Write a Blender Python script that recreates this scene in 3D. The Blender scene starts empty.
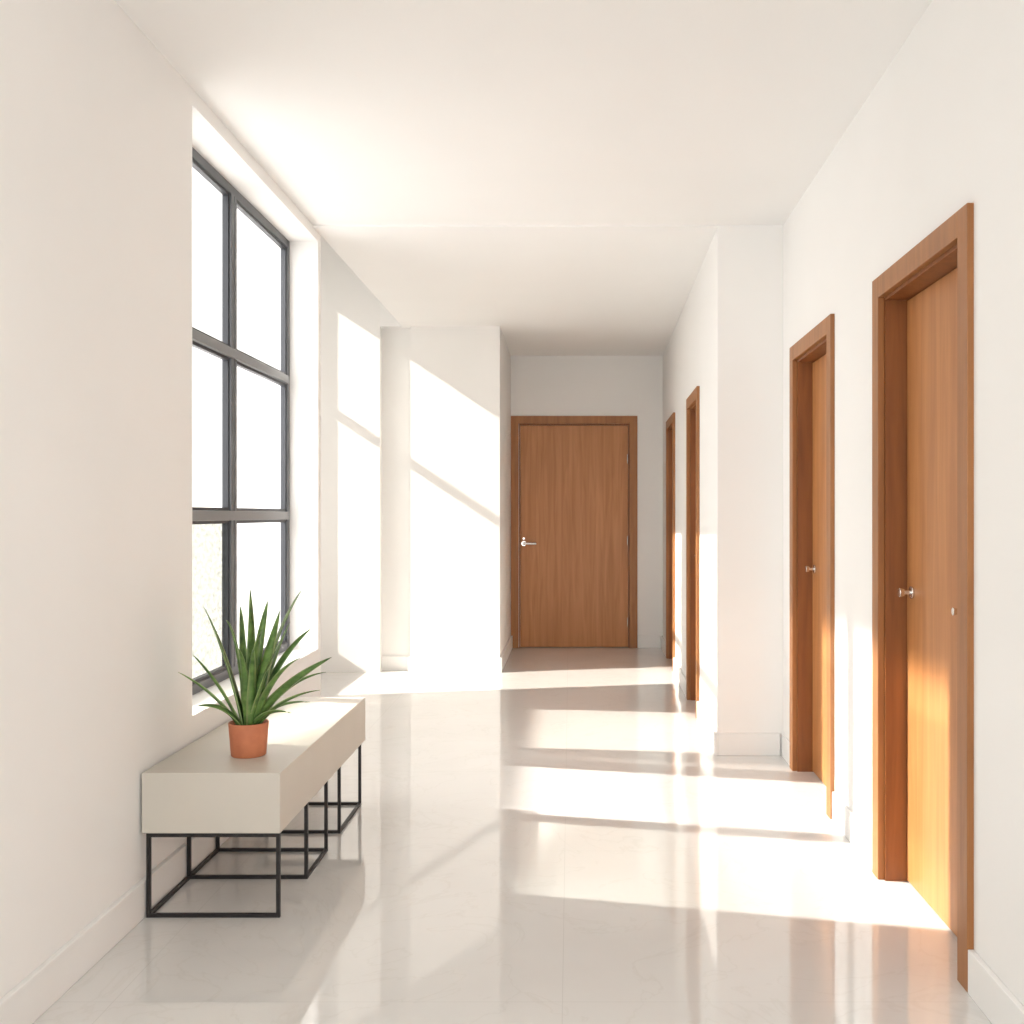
import bpy, bmesh, math, random
from mathutils import Vector, Matrix
random.seed(11)
C = bpy.context.scene
COL = C.collection
C.view_settings.view_transform = 'Standard'

# ------------------------------------------------------------ materials
def mat(name, col, rough=0.5, metal=0.0, spec=0.5):
    m = bpy.data.materials.new(name); m.use_nodes = True
    b = m.node_tree.nodes['Principled BSDF']
    b.inputs['Base Color'].default_value = (*col, 1)
    b.inputs['Roughness'].default_value = rough
    b.inputs['Metallic'].default_value = metal
    b.inputs['Specular IOR Level'].default_value = spec
    return m
def N(m, t): return m.node_tree.nodes.new(t)
def Lk(m, a, b): m.node_tree.links.new(a, b)
def noise_tint(m, c1, c2, scale, detail=4, stretch=(1,1,1), bump=0.0, lo=.35, hi=.65, dist=0.0):
    b = m.node_tree.nodes['Principled BSDF']
    tc = N(m,'ShaderNodeTexCoord'); mp = N(m,'ShaderNodeMapping'); nz = N(m,'ShaderNodeTexNoise'); cr = N(m,'ShaderNodeValToRGB')
    mp.inputs['Scale'].default_value = stretch
    nz.inputs['Scale'].default_value = scale; nz.inputs['Detail'].default_value = detail; nz.inputs['Distortion'].default_value = dist
    cr.color_ramp.elements[0].color = (*c1,1); cr.color_ramp.elements[1].color = (*c2,1)
    cr.color_ramp.elements[0].position = lo; cr.color_ramp.elements[1].position = hi
    Lk(m, tc.outputs['Object'], mp.inputs['Vector']); Lk(m, mp.outputs[0], nz.inputs['Vector'])
    Lk(m, nz.outputs['Fac'], cr.inputs['Fac']); Lk(m, cr.outputs[0], b.inputs['Base Color'])
    if bump:
        bp = N(m,'ShaderNodeBump'); bp.inputs['Strength'].default_value = bump; bp.inputs['Distance'].default_value = .002
        Lk(m, nz.outputs['Fac'], bp.inputs['Height']); Lk(m, bp.outputs[0], b.inputs['Normal'])
    return cr
M = {}
M['wall'] = mat('wall_plaster', (.86,.845,.82), .85, spec=.2)
noise_tint(M['wall'], (.872,.860,.839), (.886,.875,.856), 1.6, 3)
M['ceil'] = mat('ceiling_plaster', (.86,.845,.82), .9, spec=.2)
noise_tint(M['ceil'], (.884,.877,.861), (.898,.891,.876), 1.2, 2)
M['base'] = mat('baseboard_paint', (.84,.83,.81), .45)
noise_tint(M['base'], (.84,.83,.81), (.87,.86,.84), 3, 2)
M['wood'] = mat('door_wood', (.4,.17,.07), .42)
noise_tint(M['wood'], (.365,.142,.039), (.51,.225,.076), 9, 7, (2.4,2.4,.14), .15, .3, .72, .8)
M['casing'] = mat('casing_wood', (.36,.15,.06), .45)
noise_tint(M['casing'], (.28,.110,.031), (.38,.158,.048), 12, 5, (2.5,2.5,.2), .1, .3, .7, .4)
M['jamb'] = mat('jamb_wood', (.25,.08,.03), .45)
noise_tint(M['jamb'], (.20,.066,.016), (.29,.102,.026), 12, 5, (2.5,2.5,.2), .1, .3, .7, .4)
M['chrome'] = mat('handle_metal', (.75,.73,.7), .22, 1)
M['frame'] = mat('window_frame_metal', (.10,.105,.115), .4, .3)
noise_tint(M['frame'], (.11,.115,.125), (.13,.135,.145), 8, 2)
M['sash'] = mat('window_sash_metal', (.04,.043,.05), .4, .3)
M['transom'] = mat('window_transom_metal', (.23,.235,.24), .4, .3)
M['bench'] = mat('bench_lacquer', (.56,.51,.44), .45)
noise_tint(M['bench'], (.55,.51,.445), (.58,.54,.475), 2, 2)
M['steel'] = mat('black_steel', (.022,.02,.02), .45, .4)
M['terra'] = mat('terracotta', (.55,.19,.09), .7)
noise_tint(M['terra'], (.48,.16,.078), (.58,.21,.10), 14, 4, bump=.2)
M['soil'] = mat('soil', (.05,.03,.02), .95)
noise_tint(M['soil'], (.02,.013,.008), (.09,.055,.035), 90, 4, bump=.8)
M['leaf'] = mat('leaf_green', (.06,.14,.04), .42)
noise_tint(M['leaf'], (.033,.095,.019), (.16,.28,.068), 20, 5, (1,1,1.6), .15, .32, .7)
m=M['leaf']; bb=m.node_tree.nodes['Principled BSDF']
old=bb.inputs['Base Color'].links[0].from_socket
at=N(m,'ShaderNodeAttribute'); at.attribute_name='edge'
mxl=N(m,'ShaderNodeMix'); mxl.data_type='RGBA'; mxl.inputs['B'].default_value=(.42,.52,.22,1)
ml=N(m,'ShaderNodeMapRange'); ml.inputs['From Min'].default_value=.62; ml.inputs['From Max'].default_value=1; ml.inputs['To Max'].default_value=.85
Lk(m,at.outputs['Fac'],ml.inputs['Value']); Lk(m,ml.outputs[0],mxl.inputs['Factor']); Lk(m,old,mxl.inputs['A']); Lk(m,mxl.outputs['Result'],bb.inputs['Base Color'])
# floor: polished large tiles
m = M['floor'] = mat('polished_tile', (.7,.68,.64), .13)
b = m.node_tree.nodes['Principled BSDF']
tc = N(m,'ShaderNodeTexCoord'); mp = N(m,'ShaderNodeMapping'); mp.inputs['Location'].default_value = (.02,-.27,0)
br = N(m,'ShaderNodeTexBrick'); br.offset = 0; br.inputs['Scale'].default_value = 1
br.inputs['Brick Width'].default_value = 1.2; br.inputs['Row Height'].default_value = 1.2
br.inputs['Mortar Size'].default_value = .0013; br.inputs['Mortar Smooth'].default_value = .3
nz = N(m,'ShaderNodeTexNoise'); nz.inputs['Scale'].default_value = 1.3; nz.inputs['Detail'].default_value = 5; nz.inputs['Distortion'].default_value = .8
cr = N(m,'ShaderNodeValToRGB'); cr.color_ramp.elements[0].position=.35; cr.color_ramp.elements[1].position=.65
cr.color_ramp.elements[0].color=(.68,.667,.645,1); cr.color_ramp.elements[1].color=(.71,.70,.68,1)
vz = N(m,'ShaderNodeTexNoise'); vz.inputs['Scale'].default_value=2.0; vz.inputs['Detail'].default_value=9; vz.inputs['Distortion'].default_value=2.2
vr = N(m,'ShaderNodeValToRGB'); vr.color_ramp.elements[0].position=.485; vr.color_ramp.elements[1].position=.5
vr.color_ramp.elements[0].color=(1,1,1,1); vr.color_ramp.elements[1].color=(.955,.95,.94,1)
e=vr.color_ramp.elements.new(.515); e.color=(1,1,1,1)
vm = N(m,'ShaderNodeMix'); vm.data_type='RGBA'; vm.blend_type='MULTIPLY'; vm.inputs['Factor'].default_value=1
mx = N(m,'ShaderNodeMix'); mx.data_type='RGBA'
Lk(m, tc.outputs['Object'], mp.inputs['Vector']); Lk(m, mp.outputs[0], br.inputs['Vector']); Lk(m, tc.outputs['Object'], nz.inputs['Vector'])
Lk(m, tc.outputs['Object'], vz.inputs['Vector']); Lk(m, vz.outputs['Fac'], vr.inputs['Fac'])
Lk(m, nz.outputs['Fac'], cr.inputs['Fac']); Lk(m, br.outputs['Fac'], mx.inputs['Factor'])
Lk(m, cr.outputs[0], vm.inputs['A']); Lk(m, vr.outputs[0], vm.inputs['B'])
Lk(m, vm.outputs['Result'], mx.inputs['A']); mx.inputs['B'].default_value=(.61,.60,.58,1)
Lk(m, mx.outputs['Result'], b.inputs['Base Color'])
rr = N(m,'ShaderNodeMapRange'); rr.inputs['To Min'].default_value=.025; rr.inputs['To Max'].default_value=.06
Lk(m, nz.outputs['Fac'], rr.inputs['Value']); Lk(m, rr.outputs[0], b.inputs['Roughness'])
b.inputs['Specular IOR Level'].default_value=1.0
b.inputs['IOR'].default_value=1.6
# glass
def glass(name, frost, tint=1.0):
    m = bpy.data.materials.new(name); m.use_nodes=True; nt=m.node_tree; nt.nodes.clear()
    out=N(m,'ShaderNodeOutputMaterial'); tr=N(m,'ShaderNodeBsdfTransparent'); gl=N(m,'ShaderNodeBsdfGlossy'); gl.inputs['Roughness'].default_value=.03
    tr.inputs[0].default_value=(tint,tint*.985,tint*.96,1)
    if tint==1.0: tr.inputs[0].default_value=(1,1,1,1)
    mx=N(m,'ShaderNodeMixShader'); mx.inputs[0].default_value=.04
    Lk(m,tr.outputs[0],mx.inputs[1]); Lk(m,gl.outputs[0],mx.inputs[2])
    if frost:
        tc=N(m,'ShaderNodeTexCoord'); nz=N(m,'ShaderNodeTexNoise'); nz.inputs['Scale'].default_value=45; nz.inputs['Detail'].default_value=5
        cr=N(m,'ShaderNodeValToRGB'); cr.color_ramp.elements[0].position=.34; cr.color_ramp.elements[1].position=.66
        cr.color_ramp.elements[0].color=(.58,.59,.56,1); cr.color_ramp.elements[1].color=(.76,.76,.745,1)
        Lk(m,tc.outputs['Object'],nz.inputs['Vector']); Lk(m,nz.outputs['Fac'],cr.inputs['Fac']); Lk(m,cr.outputs[0],tr.inputs[0])
    Lk(m,mx.outputs[0],out.inputs[0]); return m
M['glass']=glass('clear_glass',0); M['frost']=glass('patterned_glass',1); M['tint']=glass('sky_dimming_glass',0,.66)  # tint added to the recess window panes to hold back skylight

# ------------------------------------------------------------ helpers
def bx(bm, x0,x1,y0,y1,z0,z1):
    v=[bm.verts.new(p) for p in ((x0,y0,z0),(x1,y0,z0),(x1,y1,z0),(x0,y1,z0),(x0,y0,z1),(x1,y0,z1),(x1,y1,z1),(x0,y1,z1))]
    for f in ((0,3,2,1),(4,5,6,7),(0,1,5,4),(1,2,6,5),(2,3,7,6),(3,0,4,7)): bm.faces.new([v[i] for i in f])
def boxes(*bs):
    bm=bmesh.new()
    for b in bs: bx(bm,*b)
    return bm
def obj(name, bm, m, parent=None, bevel=0, smooth=False):
    me=bpy.data.meshes.new(name); bmesh.ops.recalc_face_normals(bm, faces=bm.faces); bm.to_mesh(me); bm.free()
    if smooth:
        for p in me.polygons: p.use_smooth=True
    me.materials.append(M[m]); o=bpy.data.objects.new(name,me); COL.objects.link(o)
    if parent: o.parent=parent
    if bevel:
        mo=o.modifiers.new('bevel','BEVEL'); mo.width=bevel; mo.segments=2; mo.limit_method='ANGLE'
    return o
def tag(o,label=None,cat=None,kind=None,group=None):
    if label: o['label']=label
    if cat: o['category']=cat
    if kind: o['kind']=kind
    if group: o['group']=group
    return o
def empty(name,loc=(0,0,0),rz=0):
    o=bpy.data.objects.new(name,None); COL.objects.link(o); o.location=loc; o.rotation_euler=(0,0,rz); o.empty_display_size=.1; return o
def lathe(bm, prof, seg=40, cx=0, cy=0):
    rings=[]
    for r,z in prof:
        rings.append([bm.verts.new((cx+r*math.cos(2*math.pi*i/seg), cy+r*math.sin(2*math.pi*i/seg), z)) for i in range(seg)])
    for a,b_ in zip(rings,rings[1:]):
        for i in range(seg): bm.faces.new((a[i],a[(i+1)%seg],b_[(i+1)%seg],b_[i]))
    bm.faces.new(rings[0]); bm.faces.new(rings[-1])
def cyl(bm, p0, p1, r0, r1=None, seg=20):
    r1=r0 if r1 is None else r1
    p0=Vector(p0);p1=Vector(p1); d=(p1-p0); q=d.to_track_quat('Z','Y')
    R=[]
    for p,r in ((p0,r0),(p1,r1)):
        R.append([bm.verts.new(p+q@Vector((r*math.cos(2*math.pi*i/seg),r*math.sin(2*math.pi*i/seg),0))) for i in range(seg)])
    for i in range(seg): bm.faces.new((R[0][i],R[0][(i+1)%seg],R[1][(i+1)%seg],R[1][i]))
    bm.faces.new(R[0]); bm.faces.new(R[1])
def wall_holes(bm, L, H, t, holes, x0=0):
    cur=x0
    for (a,b_,z0,z1) in sorted(holes):
        bx(bm,cur,a,0,t,0,H)
        if z0>0: bx(bm,a,b_,0,t,0,z0)
        if z1<H: bx(bm,a,b_,0,t,z1,H)
        cur=b_
    bx(bm,cur,L,0,t,0,H)

CEIL=2.87; CEILF=2.860; HI=3.9
WL=-1.39; WIN=-1.567
YB=8.27
# ------------------------------------------------------------ floor and ceiling
tag(obj('floor', boxes((-2.6,1.5,-1.5,10.2,-.1,0)),'floor'),'glossy pale tiled hallway floor with sunlit patches','floor','structure')
tag(obj('ceiling', boxes((-1.63,1.5,-1.5,5.41,CEIL,HI+.1),(-1.63,WL,5.41,5.5,CEIL,HI+.1),(WL,1.5,5.41,YB,CEILF,HI+.1),(-1.57,1.5,YB,10.2,CEILF,HI+.1),(-2.6,WL,5.5,YB+.1,HI,HI+.1)),'ceil'),
    'smooth off-white hallway ceiling','ceiling','structure')
# ------------------------------------------------------------ left wall with tall window
Y0,Y1,Z0,Z1=3.68,5.52,.56,2.81
bm=boxes((WL-.24,WL,-1.5,Y0,0,CEIL),(WL-.24,WL,Y0,Y1,0,Z0),(WL-.24,WL,Y0,Y1,Z1,CEIL),(WL-.24,WL,Y1,5.58,0,HI))
pts=[(-1.63,5.52),(-1.63,5.58),(-2.55,5.79),(-2.55,5.73)]     # splayed outer return of the recess
lo=[bm.verts.new((x,y,0)) for x,y in pts]; hi=[bm.verts.new((x,y,HI)) for x,y in pts]
bm.faces.new(lo); bm.faces.new(hi)
for i in range(4): bm.faces.new((lo[i],lo[(i+1)%4],hi[(i+1)%4],hi[i]))
tag(obj('wall_left', bm,'wall'),'plain off-white left wall with deep window opening','wall','structure')
A0,A1,AZ0,AZ1=5.80,8.22,.45,3.40; AX=-2.4
tag(obj('wall_alcove', boxes((AX-.15,AX,5.74,A0,0,HI),(AX-.15,AX,A0,A1,0,AZ0),(AX-.15,AX,A0,A1,AZ1,HI),(AX-.15,AX,A1,YB,0,HI)),'wall'),
    'side wall of the recess beyond the tall window','wall','structure')
tag(obj('wall_rear_left', boxes((-2.55,-1.57,YB,9.0,0,HI),(-1.57,-1.32,YB+.10,9.0,0,CEILF),(-1.32,-.58,YB,9.9,0,CEILF)),'wall'),
    'stepped white wall left of the far door with sun patches','wall','structure')
tag(obj('wall_back', boxes((-.58,-.50,9.8,9.95,0,CEIL),(.60,1.4,9.8,9.95,0,CEIL),(-.50,.60,9.8,9.95,2.2,CEIL),(-.50,.60,9.9,9.95,0,2.2)),'wall'),
    'white end wall around the far door','wall','structure')

# ------------------------------------------------------------ right walls (slightly splayed)
CW=.075
def line(pA,pB): 
    d=Vector((pB[0]-pA[0],pB[1]-pA[1])); return math.atan2(d.y,d.x), d.length
def right_wall(name,label,pA,pB,H,t,doors):
    ang,L=line(pA,pB); bm=bmesh.new()
    wall_holes(bm,L,H,t,[(a+CW-.01,b_-CW+.01,0,zt-CW+.01) for a,b_,zt in doors])
    for v in bm.verts: v.co.y=-v.co.y
    root=obj(name,bm,'wall'); root.location=(pA[0],pA[1],0); root.rotation_euler=(0,0,ang)
    tag(root,label,'wall','structure'); return ang,L
def make_door(name,label,loc,ang,w,zt,depth,inset=.06,second=False,lever=True):
    r=empty(name,loc,ang); tag(r,label,'door','structure')
    pr=.018
    obj('casing',boxes((0,CW,-.005,pr,0,zt),(w-CW,w,-.005,pr,0,zt),(CW,w-CW,-.005,pr,zt-CW,zt)),'casing',r,.002)
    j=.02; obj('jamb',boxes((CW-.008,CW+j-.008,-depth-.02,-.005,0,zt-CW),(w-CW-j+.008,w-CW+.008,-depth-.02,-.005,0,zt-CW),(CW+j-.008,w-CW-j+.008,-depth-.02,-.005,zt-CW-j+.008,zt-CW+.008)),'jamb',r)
    obj('leaf',boxes((CW+j-.005,w-CW-j+.005,-depth-.02,-depth+.02,.006,zt-CW-j+.004)),'wood',r,.002)
    y=-depth+.02
    hx = w-CW-j-inset
    bm=bmesh.new(); 
    if lever:
        cyl(bm,(hx,y,1.02),(hx,y+.010,1.02),.026); cyl(bm,(hx,y+.008,1.02),(hx,y+.05,1.02),.009)
        cyl(bm,(hx+.006,y+.046,1.02),(hx-.125,y+.046,1.02),.0125,.0115)
        cyl(bm,(hx,y,1.07),(hx,y+.006,1.07),.012)
    else:
        cyl(bm,(hx,y,1.03),(hx,y+.008,1.03),.022); cyl(bm,(hx,y+.006,1.03),(hx,y+.035,1.03),.007)
        cyl(bm,(hx,y+.030,1.03),(hx,y+.048,1.03),.013,.017)
    h=obj('handle',bm,'chrome',r,.0015,False); h['label']='bright metal door handle'
    if second:
        hx=.285
        bm=bmesh.new(); cyl(bm,(hx,y,1.01),(hx,y+.008,1.01),.016); cyl(bm,(hx,y+.006,1.01),(hx,y+.035,1.01),.008,.012)
        k=obj('knob',bm,'chrome',r,.001); k['label']='small metal knob near the close edge'
    hs = CW+j
    for z in (.25,1.05,1.85):
        bm=bmesh.new(); cyl(bm,(hs,y+.004,z-.045),(hs,y+.004,z+.045),.006); obj('hinge',bm,'chrome',r)
    return r
def X1(Y): return 1.10+(Y-2.8)*.0205
pA=(X1(-1.5),-1.5); pB=(X1(5.42),5.42)
ang,L=line(pA,pB)
def sR(Y): return (Y+1.5)/math.cos(math.pi/2-ang)
d1=(2.72,3.64,2.15); d2=(4.27,5.15,2.16)
right_wall('wall_right','white right wall beside the two nearest wooden doors',pA,pB,CEIL+.02,.22,[(sR(d1[0]),sR(d1[1]),d1[2]),(sR(d2[0]),sR(d2[1]),d2[2])])
make_door('door_1','largest wooden door, nearest on the right wall, with sunlit lower half',(X1(d1[0]),d1[0],0),ang,d1[1]-d1[0],d1[2],.10,.06,True,False)
make_door('door_2','second wooden door on the right wall, just before the white pier',(X1(d2[0]),d2[0],0),ang,d2[1]-d2[0],d2[2],.10,.06,False,False)
def X2(Y): return .80+(Y-5.42)*.025
qA=(X2(5.42),5.42); qB=(X2(9.8),9.8); ang2,L2=line(qA,qB)
d3=(6.35,7.10,2.12); d4=(8.28,9.13,2.15)
sF=lambda Y:(Y-5.42)/math.cos(math.pi/2-ang2)
right_wall('wall_right_rear','white pier and stepped-in right wall towards the far door',qA,qB,CEIL+.02,.5,[(sF(d3[0]),sF(d3[1]),d3[2]),(sF(d4[0]),sF(d4[1]),d4[2])])
make_door('door_3','narrow-looking wooden door just beyond the white pier',(X2(d3[0]),d3[0],0),ang2,d3[1]-d3[0],d3[2],.10)
make_door('door_4','wooden door on the right closest to the far end wall',(X2(d4[0]),d4[0],0),ang2,d4[1]-d4[0],d4[2],.10)
make_door('door_5','wide wooden door facing the camera at the hallway end',(.66,9.8,0),math.pi,1.238,2.27,.03,.03)

# ------------------------------------------------------------ baseboards
BH,BT=.12,.018
def base(name,label,bm,loc=(0,0,0),rz=0,th=None):
    o=obj(name,bm,'base',None,.003); o.location=loc; o.rotation_euler=(0,0,rz); tag(o,label,'baseboard','structure')
base('baseboard_left','white baseboard along the left wall under the window',boxes((WL,WL+BT,-1.5,5.58,0,BH)))
BR=.012
base('baseboard_right','white baseboard along the right wall between the nearest doors',boxes((0,sR(d1[0])-.002,0,BT,0,BH),(sR(d1[1])+.002,sR(d2[0])-.002,0,BR,0,BH),(sR(d2[1])+.002,sR(5.4),0,BR,0,BH)),(pA[0],pA[1],0),ang)
base('baseboard_right_rear','white baseboard around the pier and rear right wall',boxes((-BT,sF(d3[0])-.002,0,BT,0,BH),(-BT,0,-.335,0,0,BH),(sF(d3[1])+.002,sF(d4[0])-.002,0,BT,0,BH),(sF(d4[1])+.002,sF(9.79),0,BT,0,BH)),(qA[0],qA[1],0),ang2)
base('baseboard_rear_left','white baseboard on the stepped wall left of the far door',boxes((-1.32-BT,-.58+BT,YB-BT,YB,0,BH),(-.58,-.58+BT,YB,9.78,0,BH),(-1.57,-1.32-BT,YB+.10-BT,YB+.10,0,BH),(-1.32-BT,-1.32,YB,YB+.08,0,BH)))
base('baseboard_back','short white baseboard right of the far door',boxes((.663,.885,9.8-BT,9.8,0,BH)))

# ------------------------------------------------------------ windows
def window(name,label,xp,ya,yb,za,zb,cols,rows,frost=(),gm='glass',mh=.034):
    r=empty(name,(xp,(ya+yb)/2,za)); tag(r,label,'window','structure')
    w=(yb-ya)/2; h=zb-za; F=.042; D=.02; th=.022
    obj('frame',boxes((-D,D,-w,-w+F,0,h),(-D,D,w-F,w,0,h),(-D,D,-w+F,w-F,0,F),(-D,D,-w+F,w-F,h-F,h)),'frame',r,.003)
    ys=[-w+F]+[-w+2*w*i/cols for i in range(1,cols)]+[w-F]
    zs=[F]+list(rows)+[h-F]; nr=len(zs)-1
    for y in ys[1:-1]:
        mu=obj('mullion',boxes((-D-.002,D+.003,y-mh,y-.005,F,h-F),(-D-.002,D+.003,y+.005,y+mh,F,h-F)),'frame',r,.002)
        obj('mullion_joint',boxes((-D,D-.006,y-.006,y+.006,F,h-F)),'sash',mu)
    for z in zs[1:-1]: obj('transom',boxes((-D-.001,D+.010,-w+F,w-F,z-th,z+th)),'transom',r,.003)
    for i in range(cols):
        a=ys[i]+(mh if i else 0); b_=ys[i+1]-(mh if i<cols-1 else 0)
        for k in range(nr):
            c=zs[k]+(th if k else 0); d=zs[k+1]-(th if k<nr-1 else 0); s=.014
            sa=obj('sash',boxes((-.012,.012,a,a+s,c,d),(-.012,.012,b_-s,b_,c,d),(-.012,.012,a+s,b_-s,c,c+s),(-.012,.012,a+s,b_-s,d-s,d)),'sash',r)
            obj('pane',boxes((-.003,.003,a+s-.003,b_-s+.003,c+s-.003,d-s+.003)),'frost' if (i,k) in frost else gm,sa)
window('window_1','tall dark-framed six-pane window above the bench',WIN,Y0,Y1,Z0,Z1,2,[.737,1.48],((0,0),),mh=.038)
window('window_2','tall window hidden in the recess beyond the first window',AX-.06,A0,A1,AZ0,AZ1,2,[2.48-AZ0],(),'tint')

# ------------------------------------------------------------ bench
BY0,BY1=3.226,4.57; BX0,BX1=-1.383,-.935
bench=empty('bench',((BX0+BX1)/2,(BY0+BY1)/2,0)); tag(bench,'long low beige slab bench on black metal frames under the window','bench')
ox,oy=(BX0+BX1)/2,(BY0+BY1)/2
obj('seat',boxes((BX0-ox,BX1-ox,BY0-oy,BY1-oy,.272,.468)),'bench',bench,.003)
s=.012; lx0,lx1=-1.368-ox,-.937-ox
def legframe(Y,l0=lx0,l1=lx1):
    y=Y-oy
    obj('leg_frame',boxes((l0,l0+s,y,y+s,0,.272),(l1-s,l1,y,y+s,0,.272),(l0+s,l1-s,y,y+s,0,s),(l0+s,l1-s,y,y+s,.272-s,.272)),'steel',bench)
for Y in (3.228,3.57,3.86,4.08,4.48): legframe(Y)
for a,b_,ls in ((3.228,3.57,(lx0,)),(3.57,3.86,(lx0,lx1-s)),(4.08,4.48,(lx0,lx1-s))):
    for l in ls: obj('floor_rail',boxes((l,l+s,a+s-oy,b_-oy,0,s)),'steel',bench)

# ------------------------------------------------------------ plant
PX,PY,PZ=-1.115,3.47,.468
plant=empty('potted_plant',(PX,PY,PZ)); tag(plant,'spiky green aloe-like plant in a small terracotta pot on the bench','plant')
bm=bmesh.new(); lathe(bm,[(.056,0),(.059,.003),(.0675,.112),(.0665,.115),(.0615,.115),(.0598,.10)],48)
obj('pot',bm,'terra',plant,smooth=True)
bm=bmesh.new(); lathe(bm,[(.0590,.090),(.0595,.101)],32); obj('soil',bm,'soil',plant)
def leaf(tip,width,bend=.6,baseoff=.02):
    tip=Vector(tip); rad=Vector((tip.x,tip.y,0)); rn=rad.normalized() if rad.length>1e-4 else Vector((1,0,0))
    p0=Vector((0,0,.095))+rn*baseoff
    p1=p0+Vector((rad.x*.34,rad.y*.34,(tip.z-p0.z)*bend+ .03)); p2=tip
    side=Vector((-rn.y,rn.x,0)); n=18; bm=bmesh.new(); prev=None; ed=[]
    tw=random.uniform(-.9,.9)
    for i in range(n+1):
        t=i/n; p=(1-t)**2*p0+2*t*(1-t)*p1+t*t*p2; tan=(2*(1-t)*(p1-p0)+2*t*(p2-p1)).normalized()
        sd=(Matrix.Rotation(tw*t+tw*.6,3,tan)@side); sd=(sd-tan*sd.dot(tan)).normalized(); up=sd.cross(tan).normalized()
        if up.dot(rn)>0: up=-up
        w=width*.5*((.72+.28*math.sin(min(1,t*3)*math.pi/2))*(1-t**2.2)**.8+.02)
        th=.007*(1-t)+.001
        ring=[bm.verts.new(p+sd*w+up*w*.35),bm.verts.new(p+up*(.1*w)),bm.verts.new(p-sd*w+up*w*.35),bm.verts.new(p-sd*w*.5-up*(th*.6)),bm.verts.new(p-up*th),bm.verts.new(p+sd*w*.5-up*(th*.6))]
        ed+=[1,0,1,.3,0,.3]
        if prev:
            for k in range(6): bm.faces.new((prev[k],prev[(k+1)%6],ring[(k+1)%6],ring[k]))
        else: bm.faces.new(ring)
        prev=ring
    bm.faces.new(prev)
    o=obj('leaf',bm,'leaf',plant,smooth=True)
    a=o.data.attributes.new('edge','FLOAT','POINT'); a.data.foreach_set('value',ed)
tips=[(250,588,.02,.042),(304,587,.05,.038),(204,607,.03,.036),(226,620,-.05,.044),(178,672,-.03,.032),(192,654,.09,.028),
      (197,706,-.10,.026),(280,610,-.08,.046),(332,657,-.03,.038),(312,628,.08,.034),(300,658,-.12,.036),(291,713,-.13,.026),(262,632,-.12,.046),
      (238,648,-.11,.042),(268,600,.08,.040),(320,690,-.06,.028),(240,606,.10,.036),(290,622,.12,.034),(254,650,-.15,.036),(326,672,.03,.026),(276,650,-.15,.032),(310,702,.02,.024)]
for x,y,dy,w in tips:
    sc=1000/(PY+dy); tip=((x-570)/sc-PX, dy, 1.3-(y-515)/sc-PZ)
    leaf(tip,w,random.uniform(.42,.88),random.uniform(.006,.03))

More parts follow.
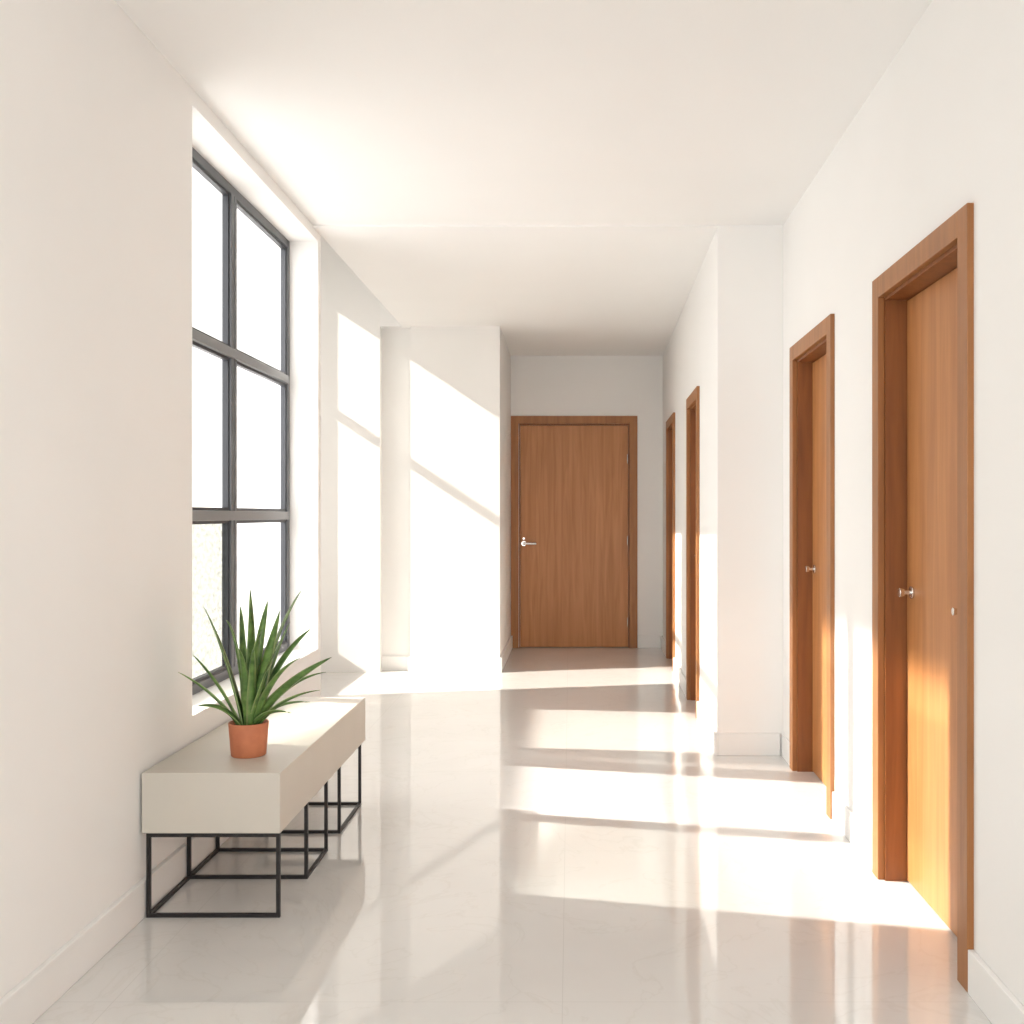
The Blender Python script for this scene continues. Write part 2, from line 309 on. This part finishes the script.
# ------------------------------------------------------------ light
w=bpy.data.worlds.new('World'); C.world=w; w.use_nodes=True
nt=w.node_tree; bg=nt.nodes['Background']
tcw=nt.nodes.new('ShaderNodeTexCoord'); sx_=nt.nodes.new('ShaderNodeSeparateXYZ'); mrw=nt.nodes.new('ShaderNodeMapRange')
mrw.inputs['From Min'].default_value=-.12; mrw.inputs['From Max'].default_value=.12
mrw.inputs['To Min'].default_value=3.5; mrw.inputs['To Max'].default_value=4.45      # ground haze dimmer than the white sky
nt.links.new(tcw.outputs['Generated'],sx_.inputs[0]); nt.links.new(sx_.outputs['Z'],mrw.inputs['Value']); nt.links.new(mrw.outputs[0],bg.inputs[1])
bg.inputs[0].default_value=(1,.981,.955,1)
def beam(name,target,d,dist,sx,sy,E,spread=1.2,col=(1,.957,.90),along_y=False):
    L=bpy.data.lights.new(name,'AREA'); L.shape='RECTANGLE'; L.size=sx; L.size_y=sy; L.spread=math.radians(spread)
    L.energy=E*sx*sy; L.color=col
    o=bpy.data.objects.new(name,L); COL.objects.link(o); d=Vector(d).normalized()
    if along_y:
        zl=-d; yl=Vector((0,1,0)).cross(d).normalized()
        if yl.z<0: yl=-yl
        xl=yl.cross(zl); R=Matrix((xl,yl,zl)).transposed()
        o.rotation_euler=R.to_euler()
    else: o.rotation_euler=d.to_track_quat('-Z','Y').to_euler()
    o.location=Vector(target)-d*dist
nb=5; XF,XW,ZW=-.24,1.13,.80
for i in range(nb):
    mm=.53+.13*i/(nb-1)
    zt=min(-mm*(WIN-XW)+ZW,2.78); zb=-mm*(WIN-XF)
    beam('sunbeam_near',(WIN,4.62,(zb+zt)/2),(1,-.22,-mm),8,2.2,(zt-zb)/math.sqrt(1+mm*mm),11.5/nb,1.0,along_y=True)
beam('sunbeam_bench',(WIN,4.18,.735),(1,-.21,-.58),8,.98,.15,22,.8)
XA=AX-.06; ym=(A0+A1)/2
zb=.66*(-.22-XA)
beam('sunbeam_middle',(XA,(A0+ym)/2,(zb+3.4)/2),(1,-.12,-.66),8,(ym-A0)+.04,(3.4-zb)/1.198,19,.6,along_y=True)
beam('sunbeam_far',(XA,(ym+A1)/2,1.93),(1,.2,-.66),8,(A1-ym)*.985,2.7,25,.6)
beam('extra_beam_reveal',(WIN,5.43,1.7),(1,.9,-.6),6,.085,2.0,7,.6)  # extra lamp added at its own angle to put light bars on the reveal
def portal(loc,rot,sx,sy):
    L=bpy.data.lights.new('portal','AREA'); L.shape='RECTANGLE'; L.size=sx; L.size_y=sy; L.cycles.is_portal=True
    o=bpy.data.objects.new('portal',L); COL.objects.link(o); o.location=loc; o.rotation_euler=rot
portal((WL-.26,4.6,1.67),(0,-math.pi/2,0),2.3,1.9)
portal((AX-.2,7.0,1.9),(0,-math.pi/2,0),3.1,2.5)
portal((-.15,-1.55,1.45),(math.pi/2,0,0),2.6,2.9)

# ------------------------------------------------------------ camera
cd=bpy.data.cameras.new('camera'); cam=bpy.data.objects.new('camera',cd); COL.objects.link(cam)
cam.location=(0,0,1.3); cam.rotation_euler=(math.pi/2,0,0); cd.lens=1000/1024*36; cd.sensor_width=36
cd.shift_x=(512-570)/1024; cd.shift_y=3/1024; cd.clip_start=.02
C.camera=cam
